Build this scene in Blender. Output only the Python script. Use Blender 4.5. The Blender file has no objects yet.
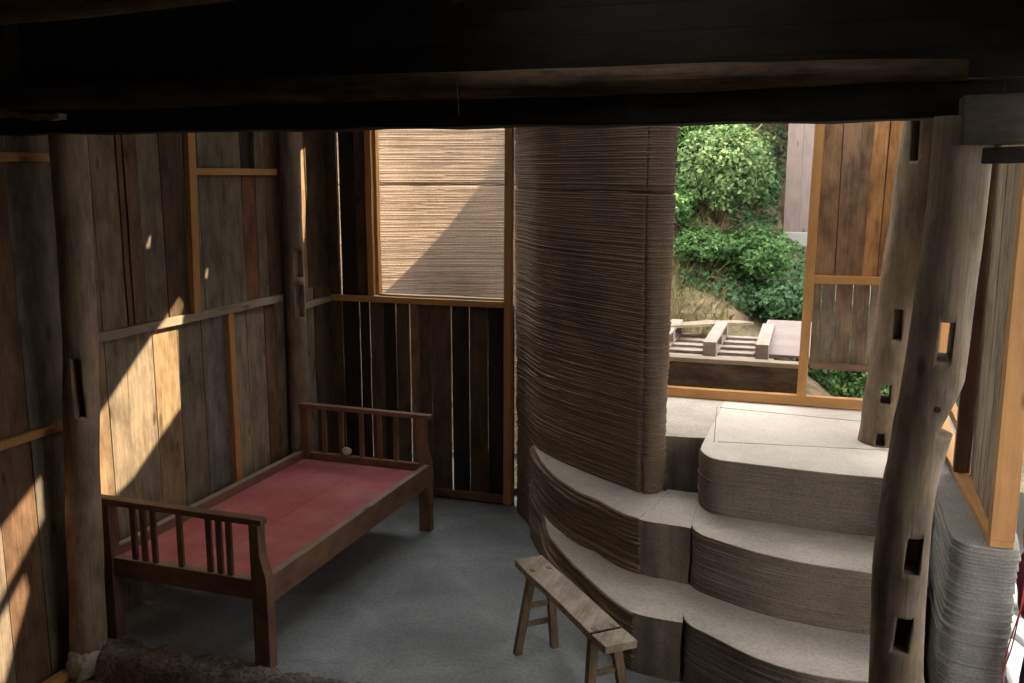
import bpy, bmesh, math, random
import numpy as np
from mathutils import Vector, Matrix, noise as mnoise
random.seed(7); np.random.seed(7)
SC = bpy.context.scene
COL = SC.collection
PI = math.pi

# ------------------------------------------------------------------ materials
def new_mat(name):
    m = bpy.data.materials.new(name); m.use_nodes = True
    nt = m.node_tree; nt.nodes.clear()
    out = nt.nodes.new('ShaderNodeOutputMaterial'); b = nt.nodes.new('ShaderNodeBsdfPrincipled')
    nt.links.new(b.outputs[0], out.inputs[0])
    b.inputs['Specular IOR Level'].default_value = 0.25
    return m, nt, b
def N(nt, t, **kw):
    n = nt.nodes.new(t)
    for k, v in kw.items(): setattr(n, k, v)
    return n
def mixmul(nt, fac, a, bsock):
    n = N(nt, 'ShaderNodeMix', data_type='RGBA', blend_type='MULTIPLY')
    n.inputs[0].default_value = fac
    nt.links.new(a, n.inputs[6]); nt.links.new(bsock, n.inputs[7]); return n.outputs[2]
def ramp(nt, src, stops):
    r = N(nt, 'ShaderNodeValToRGB'); e = r.color_ramp.elements
    while len(e) < len(stops): e.new(0.5)
    for i, (p, c) in enumerate(stops):
        e[i].position = p; e[i].color = (c, c, c, 1) if not hasattr(c, '__len__') else (*c, 1)
    nt.links.new(src, r.inputs[0]); return r.outputs[0]

def wood(name, base, axis='Z', var=0.35, grain=0.5, rough=0.8, tint=False, fine=110., stain=0.5, bump=0.25, knots=True):
    m, nt, b = new_mat(name)
    tc = N(nt, 'ShaderNodeTexCoord'); geo = N(nt, 'ShaderNodeNewGeometry')
    off = N(nt, 'ShaderNodeVectorMath', operation='MULTIPLY_ADD')
    cmb = N(nt, 'ShaderNodeCombineXYZ')
    for i in range(3): nt.links.new(geo.outputs['Random Per Island'], cmb.inputs[i])
    nt.links.new(cmb.outputs[0], off.inputs[0]); off.inputs[1].default_value = (17, 23, 31)
    nt.links.new(tc.outputs['Object'], off.inputs[2])
    def mapped(a, l):
        mp = N(nt, 'ShaderNodeMapping'); s = [a, a, a]; s['XYZ'.index(axis)] = l
        mp.inputs['Scale'].default_value = s; nt.links.new(off.outputs[0], mp.inputs[0]); return mp.outputs[0]
    n1 = N(nt, 'ShaderNodeTexNoise'); n1.inputs['Scale'].default_value = 1; n1.inputs['Detail'].default_value = 6; n1.inputs['Distortion'].default_value = 0.6
    nt.links.new(mapped(fine, fine * 0.035), n1.inputs[0])
    g = ramp(nt, n1.outputs[0], [(0.25, 1 - grain * .75), (0.72, 1.0)])
    n2 = N(nt, 'ShaderNodeTexNoise'); n2.inputs['Scale'].default_value = 1; n2.inputs['Detail'].default_value = 5; n2.inputs['Roughness'].default_value = .65
    nt.links.new(mapped(11, 4.5), n2.inputs[0])
    s = ramp(nt, n2.outputs[0], [(0.32, 1 - stain), (0.62, 1.0)])
    rv = N(nt, 'ShaderNodeMapRange'); rv.inputs[3].default_value = 1 - var; rv.inputs[4].default_value = 1 + var * 0.6
    nt.links.new(geo.outputs['Random Per Island'], rv.inputs[0])
    rc = N(nt, 'ShaderNodeCombineXYZ')
    for i in range(3): nt.links.new(rv.outputs[0], rc.inputs[i])
    if tint:
        at = N(nt, 'ShaderNodeAttribute', attribute_name='tint'); src = at.outputs['Color']
    else:
        c = N(nt, 'ShaderNodeRGB'); c.outputs[0].default_value = (*base, 1); src = c.outputs[0]
    src = mixmul(nt, 1, src, g); src = mixmul(nt, 1, src, s); src = mixmul(nt, 1, src, rc.outputs[0])
    if knots:
        v = N(nt, 'ShaderNodeTexVoronoi'); v.inputs['Scale'].default_value = 1
        nt.links.new(mapped(7, 2.6), v.inputs[0])
        k = ramp(nt, v.outputs['Distance'], [(0.05, 0.35), (0.13, 1.0)])
        src = mixmul(nt, 0.8, src, k)
    nt.links.new(src, b.inputs['Base Color']); b.inputs['Roughness'].default_value = rough
    bp = N(nt, 'ShaderNodeBump'); bp.inputs['Strength'].default_value = bump; bp.inputs['Distance'].default_value = 0.004
    nt.links.new(n1.outputs[0], bp.inputs['Height']); nt.links.new(bp.outputs[0], b.inputs['Normal'])
    return m

def mineral(name, base, dark=0.6, scale=3., fine=90., rough=0.9, bump=0.3, streak=None, warm=None, speck=0.25, dist=0.004):
    """concrete, plaster, earth: blotches + grit"""
    m, nt, b = new_mat(name)
    tc = N(nt, 'ShaderNodeTexCoord'); co = tc.outputs['Object']
    n1 = N(nt, 'ShaderNodeTexNoise'); n1.inputs['Scale'].default_value = scale; n1.inputs['Detail'].default_value = 8; n1.inputs['Roughness'].default_value = .62; n1.inputs['Distortion'].default_value = .5
    nt.links.new(co, n1.inputs[0])
    a = ramp(nt, n1.outputs[0], [(0.33, dark), (0.66, 1.0)])
    n2 = N(nt, 'ShaderNodeTexNoise'); n2.inputs['Scale'].default_value = fine; n2.inputs['Detail'].default_value = 4
    nt.links.new(co, n2.inputs[0])
    g = ramp(nt, n2.outputs[0], [(0.35, 1 - speck), (0.6, 1.0)])
    c = N(nt, 'ShaderNodeRGB'); c.outputs[0].default_value = (*base, 1); src = c.outputs[0]
    if warm:
        n4 = N(nt, 'ShaderNodeTexNoise'); n4.inputs['Scale'].default_value = scale * .6; n4.inputs['Detail'].default_value = 5
        nt.links.new(co, n4.inputs[0]); f = ramp(nt, n4.outputs[0], [(0.4, 0.), (0.65, 1.)])
        mx = N(nt, 'ShaderNodeMix', data_type='RGBA'); nt.links.new(f, mx.inputs[0]); nt.links.new(src, mx.inputs[6]); mx.inputs[7].default_value = (*warm, 1); src = mx.outputs[2]
    src = mixmul(nt, 1, src, a); src = mixmul(nt, 1, src, g)
    if streak:
        mp = N(nt, 'ShaderNodeMapping'); mp.inputs['Scale'].default_value = streak; nt.links.new(co, mp.inputs[0])
        n3 = N(nt, 'ShaderNodeTexNoise'); n3.inputs['Scale'].default_value = 1; n3.inputs['Detail'].default_value = 5; nt.links.new(mp.outputs[0], n3.inputs[0])
        src = mixmul(nt, 1, src, ramp(nt, n3.outputs[0], [(0.35, 0.6), (0.6, 1.0)]))
    nt.links.new(src, b.inputs['Base Color']); b.inputs['Roughness'].default_value = rough
    bp = N(nt, 'ShaderNodeBump'); bp.inputs['Strength'].default_value = bump; bp.inputs['Distance'].default_value = dist
    ad = N(nt, 'ShaderNodeMath', operation='ADD'); nt.links.new(n1.outputs[0], ad.inputs[0]); nt.links.new(n2.outputs[0], ad.inputs[1])
    nt.links.new(ad.outputs[0], bp.inputs['Height']); nt.links.new(bp.outputs[0], b.inputs['Normal'])
    return m

def plain(name, base, rough=0.6, metallic=0, var=0.15, scale=25.):
    m, nt, b = new_mat(name)
    tc = N(nt, 'ShaderNodeTexCoord'); n1 = N(nt, 'ShaderNodeTexNoise'); n1.inputs['Scale'].default_value = scale; n1.inputs['Detail'].default_value = 4
    nt.links.new(tc.outputs['Object'], n1.inputs[0])
    c = N(nt, 'ShaderNodeRGB'); c.outputs[0].default_value = (*base, 1)
    nt.links.new(mixmul(nt, 1, c.outputs[0], ramp(nt, n1.outputs[0], [(.3, 1 - var), (.7, 1.)])), b.inputs['Base Color'])
    b.inputs['Roughness'].default_value = rough; b.inputs['Metallic'].default_value = metallic
    return m

def leaf_mat(name, c1, c2, c3):
    m, nt, b = new_mat(name)
    geo = N(nt, 'ShaderNodeNewGeometry'); r = N(nt, 'ShaderNodeValToRGB'); e = r.color_ramp.elements
    e.new(.5)
    for i, (p, c) in enumerate([(0.05, c1), (.55, c2), (.95, c3)]): e[i].position = p; e[i].color = (*c, 1)
    nt.links.new(geo.outputs['Random Per Island'], r.inputs[0]); nt.links.new(r.outputs[0], b.inputs['Base Color'])
    b.inputs['Roughness'].default_value = .55
    tr = N(nt, 'ShaderNodeBsdfTranslucent'); nt.links.new(r.outputs[0], tr.inputs[0])
    mx = N(nt, 'ShaderNodeMixShader'); mx.inputs[0].default_value = .3
    out = [n for n in nt.nodes if n.type == 'OUTPUT_MATERIAL'][0]
    nt.links.new(b.outputs[0], mx.inputs[1]); nt.links.new(tr.outputs[0], mx.inputs[2]); nt.links.new(mx.outputs[0], out.inputs[0])
    return m

M = {}
M['boards'] = wood('weathered_boards', (.3, .25, .2), 'Z', var=.22, grain=.5, tint=True, stain=.55)
FR = (.60, .31, .115)
for ax in 'XYZ':
    M['fresh' + ax] = wood('fresh_pine_' + ax, FR, ax, var=.1, grain=.25, rough=.6, fine=40, stain=.2, bump=.1)
    M['grey' + ax] = wood('grey_batten_' + ax, (.40, .32, .225), ax, var=.1, grain=.35, stain=.3, bump=.15)
    M['beam' + ax] = wood('smoked_beam_' + ax, (.17, .105, .062), ax, var=.1, grain=.65, stain=.75, bump=.8)
    M['sooty' + ax] = wood('blackish_timber_' + ax, (.028, .02, .014), ax, var=.3, grain=.5, stain=.5)  # near-black base colour for dark beams and the added loft partition
    M['bed' + ax] = wood('old_bed_wood_' + ax, (.28, .155, .10), ax, var=.1, grain=.4, stain=.45, rough=.6, knots=False)
    M['bench' + ax] = wood('bench_wood_' + ax, (.38, .27, .18), ax, var=.12, grain=.5, stain=.5)
    M['pallet' + ax] = wood('pallet_wood_' + ax, (.52, .42, .36), ax, var=.15, grain=.3, stain=.25)
M['log'] = wood('peeled_log', (.24, .18, .125), 'Z', var=.05, grain=.45, stain=.6, bump=.5)
M['logdark'] = wood('smoked_log', (.085, .062, .045), 'Z', var=.05, grain=.4, stain=.5, bump=.5)
M['logmid'] = wood('weathered_log', (.33, .255, .185), 'Z', var=.05, grain=.45, stain=.55, bump=.5)
M['logtan'] = wood('brown_log', (.46, .34, .235), 'Z', var=.05, grain=.45, stain=.55, bump=.5)
M['loglight'] = wood('pale_log', (.33, .245, .16), 'Z', var=.05, grain=.35, stain=.5, bump=.4)
M['red'] = mineral('red_painted_board', (.55, .145, .15), dark=.75, scale=5, fine=70, rough=.5, bump=.08, warm=(.60, .22, .21), speck=.12)
M['pinkwood'] = wood('pinkish_cladding', (.27, .205, .185), 'Z', var=.15, grain=.2, stain=.2)
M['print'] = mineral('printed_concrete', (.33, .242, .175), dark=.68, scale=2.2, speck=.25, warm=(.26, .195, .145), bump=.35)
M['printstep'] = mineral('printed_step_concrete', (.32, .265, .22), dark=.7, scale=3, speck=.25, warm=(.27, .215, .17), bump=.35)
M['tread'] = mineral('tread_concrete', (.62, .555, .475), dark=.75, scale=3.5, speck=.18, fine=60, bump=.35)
M['treadbright'] = mineral('brightened_landing_concrete', (.78, .71, .61), dark=.82, scale=3, speck=.12, fine=60, bump=.3)  # tread concrete with a brighter colour standing in for skylight on the landing
M['printgrey'] = mineral('printed_grey_concrete', (.31, .295, .27), dark=.75, scale=4, speck=.3, fine=120, bump=.4)
M['plaster'] = mineral('patched_plaster', (.40, .33, .26), dark=.6, scale=4, streak=(14, 14, 1.6), speck=.2, bump=.3)
M['floor'] = mineral('rough_concrete_floor', (.47, .505, .51), dark=.58, scale=1.6, speck=.2, fine=50, bump=.4, warm=(.36, .385, .39), dist=.006)
M['dirt'] = mineral('brown_earth', (.24, .135, .085), dark=.5, scale=6, speck=.4, fine=40, bump=.8, dist=.012)
M['sill'] = mineral('rubble_edge', (.33, .27, .225), dark=.4, scale=9, speck=.45, fine=45, bump=.9, dist=.015)
M['soil'] = mineral('bank_soil', (.32, .24, .15), dark=.5, scale=2.5, speck=.4, fine=14, bump=.9, dist=.04, warm=(.2, .2, .1))
M['yard'] = mineral('pale_yard', (.27, .26, .24), dark=.8, scale=1.2, speck=.1)
M['white'] = plain('white_plaster', (.78, .77, .75), .8, var=.06, scale=3)
M['pipe'] = plain('white_plastic', (.8, .8, .8), .35, var=.05)
M['wire'] = plain('red_wire', (.5, .05, .05), .4, var=.1)
M['maroon'] = plain('maroon_cloth', (.13, .02, .03), .9, var=.4, scale=12)
M['black'] = plain('black_sheet', (.012, .011, .011), .7, var=.3)
M['ash'] = mineral('pale_lump', (.55, .5, .42), dark=.7, scale=20, speck=.2)
M['slab'] = mineral('pinkish_sheet', (.33, .27, .25), dark=.8, scale=5, speck=.12)
M['base'] = mineral('pale_concrete_base', (.36, .36, .345), dark=.8, scale=4, speck=.12)
M['leafA'] = leaf_mat('bush_leaves', (.035, .09, .03), (.085, .19, .055), (.17, .30, .085))
M['leafB'] = leaf_mat('bush_leaves_yellowish', (.055, .11, .035), (.125, .21, .07), (.23, .32, .13))
M['leafC'] = leaf_mat('creeper_leaves', (.03, .075, .03), (.06, .14, .055), (.10, .20, .08))
M['straw'] = leaf_mat('dry_grass', (.22, .18, .08), (.33, .28, .13), (.25, .27, .10))
M['stem'] = plain('stem_bark', (.10, .075, .045), .9, var=.4)
M['roof'] = wood('roof_boards', (.05, .036, .026), 'Y', var=.3, grain=.4)
M['tile'] = plain('grey_roof_tiles', (.12, .115, .11), .85, var=.4, scale=8)
M['glass'] = plain('dark_window_glass', (.05, .06, .07), .1, var=.1)

# ------------------------------------------------------------------ object helpers
ORIG = {}
def meta(o, label=None, cat=None, group=None, kind=None):
    if label: o['label'] = label
    if cat: o['category'] = cat
    if group: o['group'] = group
    if kind: o['kind'] = kind
    return o
def thing(name, loc, label, cat, group=None, kind=None):
    o = bpy.data.objects.new(name, None); o.empty_display_size = .1; COL.objects.link(o); o.location = loc
    ORIG[o.name] = Vector(loc); return meta(o, label, cat, group, kind)

class MB:
    def __init__(s): s.v = []; s.f = []; s.t = []
    def add(s, v, f, tint=None):
        n = len(s.v); s.v += [tuple(p) for p in v]; s.f += [tuple(i + n for i in q) for q in f]
        s.t += [tint or (.3, .25, .2)] * len(v)
    def box(s, x0, x1, y0, y1, z0, z1, tint=None):
        v = [(x, y, z) for z in (z0, z1) for y in (y0, y1) for x in (x0, x1)]
        s.add(v, [(0, 2, 3, 1), (4, 5, 7, 6), (0, 1, 5, 4), (2, 6, 7, 3), (0, 4, 6, 2), (1, 3, 7, 5)], tint)
    def bar(s, p0, p1, w, h, side=(1, 0, 0), n=1, wob=0., tint=None, seed=0, taper=1.):
        """squared timber from p0 to p1; w along 'side', h across"""
        p0 = Vector(p0); p1 = Vector(p1); d = (p1 - p0).normalized(); sd = Vector(side); sd = (sd - d * sd.dot(d)).normalized(); up = d.cross(sd)
        vs = []; rnd = random.Random(seed)
        for i in range(n + 1):
            t = i / n; c = p0.lerp(p1, t) + sd * rnd.uniform(-wob, wob) + up * rnd.uniform(-wob, wob)
            k = 1 + (taper - 1) * t
            for a, b in ((-1, -1), (1, -1), (1, 1), (-1, 1)):
                vs.append(c + sd * (a * w / 2 * k + rnd.uniform(-wob, wob) * .5) + up * (b * h / 2 * k + rnd.uniform(-wob, wob) * .5))
        fs = [(3, 2, 1, 0), tuple(4 * n + i for i in range(4))]
        for i in range(n):
            for j in range(4):
                a = 4 * i + j; b = 4 * i + (j + 1) % 4; fs.append((a, b, b + 4, a + 4))
        s.add(vs, fs, tint)
    def tube(s, pts, rad, n=14, rough=0., seed=0, squash=(1, 1), tint=None, sub=1):
        pts = [Vector(p) for p in pts]
        if not hasattr(rad, '__len__'): rad = [rad] * len(pts)
        if sub > 1:
            P = []; R = []; m = len(pts)
            for i in range(m - 1):
                for k in range(sub):
                    t = k / sub; p = [pts[max(i - 1, 0)], pts[i], pts[i + 1], pts[min(i + 2, m - 1)]]
                    P.append(0.5 * ((2 * p[1]) + (p[2] - p[0]) * t + (2 * p[0] - 5 * p[1] + 4 * p[2] - p[3]) * t * t + (-p[0] + 3 * p[1] - 3 * p[2] + p[3]) * t ** 3))
                    R.append(rad[i] * (1 - t) + rad[i + 1] * t)
            P.append(pts[-1]); R.append(rad[-1]); pts, rad = P, R
        vs = []; ref = None
        for i, p in enumerate(pts):
            d = (pts[min(i + 1, len(pts) - 1)] - pts[max(i - 1, 0)]).normalized()
            if ref is None: ref = Vector((1, 0, 0)) if abs(d.x) < .8 else Vector((0, 1, 0))
            a = (ref - d * ref.dot(d)).normalized(); b = d.cross(a); ref = a
            for k in range(n):
                th = 2 * PI * k / n
                r = rad[i] * (1 + rough * mnoise.noise(Vector((math.cos(th) * 1.3 + seed * 7.1, math.sin(th) * 1.3, i * .22 * (1 if sub > 1 else 3)))))
                vs.append(p + a * (math.cos(th) * r * squash[0]) + b * (math.sin(th) * r * squash[1]))
        L = len(pts); fs = [tuple(range(n - 1, -1, -1)), tuple((L - 1) * n + k for k in range(n))]
        for i in range(L - 1):
            for k in range(n): fs.append((i * n + k, i * n + (k + 1) % n, (i + 1) * n + (k + 1) % n, (i + 1) * n + k))
        s.add(vs, fs, tint)
    def prism(s, poly, axis, a0, a1, tint=None):
        """polygon in the two other axes extruded along axis"""
        n = len(poly); vs = []
        for a in (a0, a1):
            for u, w in poly: vs.append({'X': (a, u, w), 'Y': (u, a, w), 'Z': (u, w, a)}[axis])
        fs = [tuple(range(n)), tuple(range(2 * n - 1, n - 1, -1))]
        for i in range(n): j = (i + 1) % n; fs.append((i, i + n, j + n, j))
        s.add(vs, fs, tint)
    def build(s, name, mat, parent=None, loc=(0, 0, 0), smooth=False, bevel=0., tint=False, fix=True):
        if parent is not None: o0 = ORIG[parent.name]
        else: o0 = Vector(loc)
        me = bpy.data.meshes.new(name)
        me.from_pydata([tuple(Vector(p) - o0) for p in s.v], [], s.f); me.update()
        if fix:
            bm = bmesh.new(); bm.from_mesh(me); bmesh.ops.recalc_face_normals(bm, faces=bm.faces); bm.to_mesh(me); bm.free()
        if tint:
            at = me.color_attributes.new('tint', 'FLOAT_COLOR', 'POINT')
            at.data.foreach_set('color', np.array([(*t, 1) for t in s.t], dtype=np.float32).ravel())
        me.materials.append(mat)
        o = bpy.data.objects.new(name, me); COL.objects.link(o)
        if parent is None: o.location = o0
        else: o.parent = parent
        ORIG[o.name] = o0
        if smooth:
            me.polygons.foreach_set('use_smooth', [True] * len(me.polygons))
            if smooth != 'all':
                try: me.set_sharp_from_angle(angle=math.radians(50))
                except Exception: pass
        if bevel:
            b = o.modifiers.new('bevel', 'BEVEL'); b.width = bevel; b.segments = 2; b.limit_method = 'ANGLE'
        return o

def cut(o, boxes):
    """carve mortises: boxes = list of MB in world space; result is baked into the mesh"""
    for mb in boxes:
        c = mb.build('cutter', M['black'])
        md = o.modifiers.new('b', 'BOOLEAN'); md.operation = 'DIFFERENCE'; md.object = c; md.solver = 'EXACT'
        bpy.context.view_layer.update()
        dg = bpy.context.evaluated_depsgraph_get()
        me = bpy.data.meshes.new_from_object(o.evaluated_get(dg))
        o.modifiers.clear(); old = o.data; o.data = me
        bpy.data.objects.remove(c); bpy.data.meshes.remove(old)
    return o

def one(name, loc, label, cat, mb, mat, group=None, kind=None, **kw):
    o = mb.build(name, mat, None, loc, **kw); return meta(o, label, cat, group, kind)

# ------------------------------------------------------------------ printed concrete
def resample(path, step):
    P = [Vector(p).to_2d() for p in path]; n = len(P); out = []
    for i in range(n):
        a, b = P[i], P[(i + 1) % n]; L = (b - a).length; k = max(1, int(round(L / step)))
        for j in range(k): out.append(a.lerp(b, j / k))
    return np.array([(p.x, p.y) for p in out])
def spline(pts, k=8):
    """open Catmull-Rom"""
    P = [np.array(p, float) for p in pts]; out = []
    for i in range(len(P) - 1):
        p0, p1, p2, p3 = P[max(i - 1, 0)], P[i], P[i + 1], P[min(i + 2, len(P) - 1)]
        for j in range(k):
            t = j / k
            out.append(tuple(.5 * (2 * p1 + (p2 - p0) * t + (2 * p0 - 5 * p1 + 4 * p2 - p3) * t * t + (-p0 + 3 * p1 - 3 * p2 + p3) * t ** 3)))
    out.append(tuple(P[-1])); return out
def noise1(n, scale, rng):
    m = max(4, int(n / scale) + 3); c = rng.normal(size=m); x = np.linspace(0, m - 3.001, n); i = x.astype(int); f = x - i; f = f * f * (3 - 2 * f)
    return c[i] * (1 - f) + c[i + 1] * f
def printed(name, path, z0, z1, mat, topmat=None, parent=None, loc=(0, 0, 0), lh=.014, bulge=.0035, step=.02, jit=.0018, lean=None, grooves=(), seed=1, calm=None, shift=None):
    """a solid laid down in layers: every layer a rounded bead with its own small offset"""
    P = resample(path, step); n = len(P); rng = np.random.default_rng(seed)
    area = np.sum(P[:, 0] * np.roll(P[:, 1], -1) - np.roll(P[:, 0], -1) * P[:, 1])
    if area < 0: P = P[::-1]
    T = np.roll(P, -1, 0) - np.roll(P, 1, 0); T /= np.linalg.norm(T, axis=1)[:, None]; Nn = np.stack([T[:, 1], -T[:, 0]], 1)
    soft = 1 - calm(P) if calm else 1.
    nl = int(round((z1 - z0) / lh)); lh = (z1 - z0) / nl
    rows = []; zs = []
    low = noise1(nl + 1, 6, rng) * .002
    for l in range(nl):
        nz = noise1(n, 14, rng) * jit + noise1(n, 4, rng) * jit * .5 + rng.normal() * jit + low[l]
        wz = noise1(n, 40, rng) * lh * .10
        for fr, b in ((.03, -1.), (.3, .75), (.7, .75), (.97, -1.)):
            if l == 0 and fr == .03: wzz = 0
            else: wzz = wz
            z = z0 + (l + fr) * lh
            o = (nz + b * bulge) * soft
            for gz, gd, gw in grooves: o = o - gd * math.exp(-((z - gz) / gw) ** 2) * (.7 + .5 * noise1(n, 10, rng))
            if lean: o = o + lean(z)
            Q = P + Nn * o[:, None]
            if shift: Q = Q + np.array([shift(z), 0.])
            rows.append(Q); zs.append(np.full(n, z) + wzz)
    R = len(rows); V = np.concatenate([np.column_stack([r, z]) for r, z in zip(rows, zs)])
    idx = np.arange(R * n).reshape(R, n); a = idx[:-1]; b = np.roll(a, -1, 1); c = idx[1:]; d = np.roll(c, -1, 1)
    F = np.stack([a, b, d, c], -1).reshape(-1, 4)
    o0 = ORIG[parent.name] if parent is not None else Vector(loc)
    top = rows[-1]
    # top surface: shoulder ring then a filled cap
    ring = top + Nn * (-.006); Vt = np.column_stack([ring, np.full(n, z1 + .001)])
    V = np.concatenate([V, Vt]); base = R * n
    e = np.stack([idx[-1], np.roll(idx[-1], -1), base + (np.arange(n) + 1) % n, base + np.arange(n)], -1)
    faces = F.tolist() + e.tolist()
    from mathutils.geometry import tessellate_polygon
    tris = tessellate_polygon([[Vector((x, y, 0)) for x, y in ring]])
    ntop = len(tris) + n
    for t in tris:
        p, q, r = [ring[i] for i in t]
        if (q[0] - p[0]) * (r[1] - p[1]) - (q[1] - p[1]) * (r[0] - p[0]) < 0: t = t[::-1]
        faces.append([base + i for i in t])
    me = bpy.data.meshes.new(name); me.from_pydata((V - np.array(o0)).tolist(), [], faces); me.update()
    me.materials.append(mat)
    if topmat:
        me.materials.append(topmat)
        mi = np.zeros(len(faces), dtype=np.int32); mi[-ntop:] = 1; me.polygons.foreach_set('material_index', mi)
    sm = np.ones(len(faces), dtype=bool); sm[-ntop:] = False; me.polygons.foreach_set('use_smooth', sm)
    ob = bpy.data.objects.new(name, me); COL.objects.link(ob)
    if parent is not None: ob.parent = parent
    else: ob.location = o0
    ORIG[ob.name] = o0
    return ob

# ------------------------------------------------------------------ sun and house envelope
SUN = Vector((-.72, .045, -.69)).normalized()
LX = -3.70            # inner face of the left wall
BY = 6.35             # inner face of the back wall
ZR = 3.45             # roof deck
def to_roof(p):
    p = Vector(p); t = (ZR - p.z) / SUN.z; q = p + SUN * t; return (q.x, q.y)
sun_holes = []  # gaps added to the unseen roof, shaped to throw the sun patches
def sunpatch(poly): sun_holes.append([to_roof((LX, y, z)) for y, z in poly])
sunpatch([(3.78, .62), (4.12, .74), (4.57, 1.05), (4.585, 1.54), (4.66, 1.66), (4.62, 1.72), (4.50, 1.62), (4.33, 1.50), (3.90, 1.16), (3.74, 1.0)])
sunpatch([(3.12, .36), (3.49, .73), (3.50, .955), (3.12, .70)])
sunpatch([(3.08, -.02), (3.17, .02), (3.36, .40), (3.345, .50), (3.10, .26)])
sunpatch([(6.0, 1.93), (6.03, 1.95), (6.085, 2.30), (6.09, 2.62), (6.03, 2.60)])
sunpatch([(4.36, 2.02), (4.40, 2.09), (4.42, 2.10), (4.40, 2.02)])
sunpatch([(4.86, 1.80), (4.89, 1.86), (4.91, 1.86), (4.89, 1.79)])
def roof():
    bm = bmesh.new(); edges = []
    def loop(pts):
        vs = [bm.verts.new((x, y, ZR)) for x, y in pts]
        for i in range(len(vs)): edges.append(bm.edges.new((vs[i], vs[(i + 1) % len(vs)])))
    loop([(-4.3, -2.0), (2.6, -2.0), (2.6, 4.5), (.75, 4.6), (.75, 5.4), (-.3, 5.4), (-.3, 6.42), (-4.3, 6.42)])  # unseen outline shaped for light: open over landing, wide eave on near side
    for h in sun_holes: loop(h)
    bmesh.ops.triangle_fill(bm, use_beauty=True, use_dissolve=False, edges=edges, normal=(0, 0, 1))
    me = bpy.data.meshes.new('ceiling'); bm.to_mesh(me); bm.free(); me.materials.append(M['roof'])
    o = bpy.data.objects.new('ceiling', me); COL.objects.link(o); o['kind'] = 'structure'
    s = o.modifiers.new('s', 'SOLIDIFY'); s.thickness = .012; s.offset = 1
roof()

# ------------------------------------------------------------------ floors
mb = MB(); mb.box(-3.9, .95, 3.58, 6.55, -.2, 0)
o = mb.build('floor', M['floor']); o['kind'] = 'structure'
def rough_plane(name, x0, x1, y0, y1, z, amp, sc, mat, n=60, kind='structure', f=None):
    vs = []; fs = []
    for j in range(n + 1):
        for i in range(n + 1):
            x = x0 + (x1 - x0) * i / n; y = y0 + (y1 - y0) * j / n
            vs.append((x, y, z + (f(x, y) if f else 0) + amp * mnoise.fractal(Vector((x * sc, y * sc, z)), 1.0, 2.0, 5)))
    for j in range(n):
        for i in range(n): a = j * (n + 1) + i; fs.append((a, a + 1, a + n + 2, a + n + 1))
    m = MB(); m.add(vs, fs); o = m.build(name, mat, smooth='all', fix=False); o['kind'] = kind; return o
rough_plane('ground', -3.9, 1.0, -2, 3.62, -.11, .02, 3.5, M['dirt'])
# rubble edge of the slab, from the left post to the middle of the room
def rubble():
    vs = []; fs = []; nu, nv = 160, 16
    for i in range(nu + 1):
        t = i / nu; x = -3.48 + t * 2.46; y = 3.60 + .06 * t + .03 * mnoise.noise(Vector((x * 2, 0, 3)))
        hgt = .030 * (1 - .6 * max(0, t - .1)) + .012 * math.exp(-(t / .07) ** 2) * (1 + .4 * mnoise.noise(Vector((x * 3, 5, 0))))
        for j in range(nv + 1):
            a = PI * j / nv; c = -math.cos(a)
            yy = y + c * (.085 if c < 0 else .12); zz = -.13 + (.13 + hgt) * math.sin(a) ** .6 if c < 0 else -.02 + (.02 + hgt) * math.sin(a) ** .8
            d = .02 * mnoise.fractal(Vector((x * 11, yy * 11, zz * 11)), .6, 2.2, 6)
            vs.append((x, yy + d, zz + d * .9))
    for i in range(nu):
        for j in range(nv): a = i * (nv + 1) + j; fs.append((a, a + 1, a + nv + 2, a + nv + 1))
    m = MB(); m.add(vs, fs)
    one('threshold_ridge', (-2.4, 3.6, 0), 'rough crumbling rubble ridge along the front edge of the grey floor', 'threshold', m, M['sill'], smooth='all')
rubble()

# ------------------------------------------------------------------ board walls
def board_x(mb, x, y0, y1, z0, z1, tint, t=.026, gap=.003, seed=0, skew=0.):
    """vertical board on a wall in the plane x; inner face at x, a little out of true"""
    r = random.Random(seed); dx = r.uniform(0, .007); n = 6; vs = []
    e0 = [r.uniform(-.003, .003) for _ in range(n + 1)]; e1 = [r.uniform(-.003, .003) for _ in range(n + 1)]; w = [r.uniform(-.003, .003) for _ in range(n + 1)]
    for i in range(n + 1):
        z = z0 + (z1 - z0) * i / n; s = skew * (1 - i / n)
        a = y0 + gap / 2 + e0[i] * .4 + s; b = y1 - gap / 2 + e1[i] * .4 + s; xx = x - dx + w[i] * .7
        vs += [(xx - t, a, z), (xx, a + .002, z), (xx, b - .002, z), (xx - t, b, z)]
    fs = [(0, 1, 2, 3), tuple(4 * n + k for k in (3, 2, 1, 0))]
    for i in range(n):
        for k in range(4): fs.append((4 * i + k, 4 * i + (k + 1) % 4, 4 * i + 4 + (k + 1) % 4, 4 * i + 4 + k))
    mb.add(vs, fs, tint)
def board_y(mb, y, x0, x1, z0, z1, tint, t=.026, gap=.003, seed=0, skew=0.):
    m2 = MB(); board_x(m2, 0, x0, x1, z0, z1, tint, t, gap, seed, skew)
    mb.add([(p[1], y - p[0], p[2]) for p in m2.v], m2.f, tint)
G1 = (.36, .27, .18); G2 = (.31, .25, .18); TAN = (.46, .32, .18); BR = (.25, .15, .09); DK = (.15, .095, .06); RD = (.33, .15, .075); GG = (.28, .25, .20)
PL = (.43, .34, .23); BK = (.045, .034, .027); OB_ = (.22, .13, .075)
wl = MB()
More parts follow.
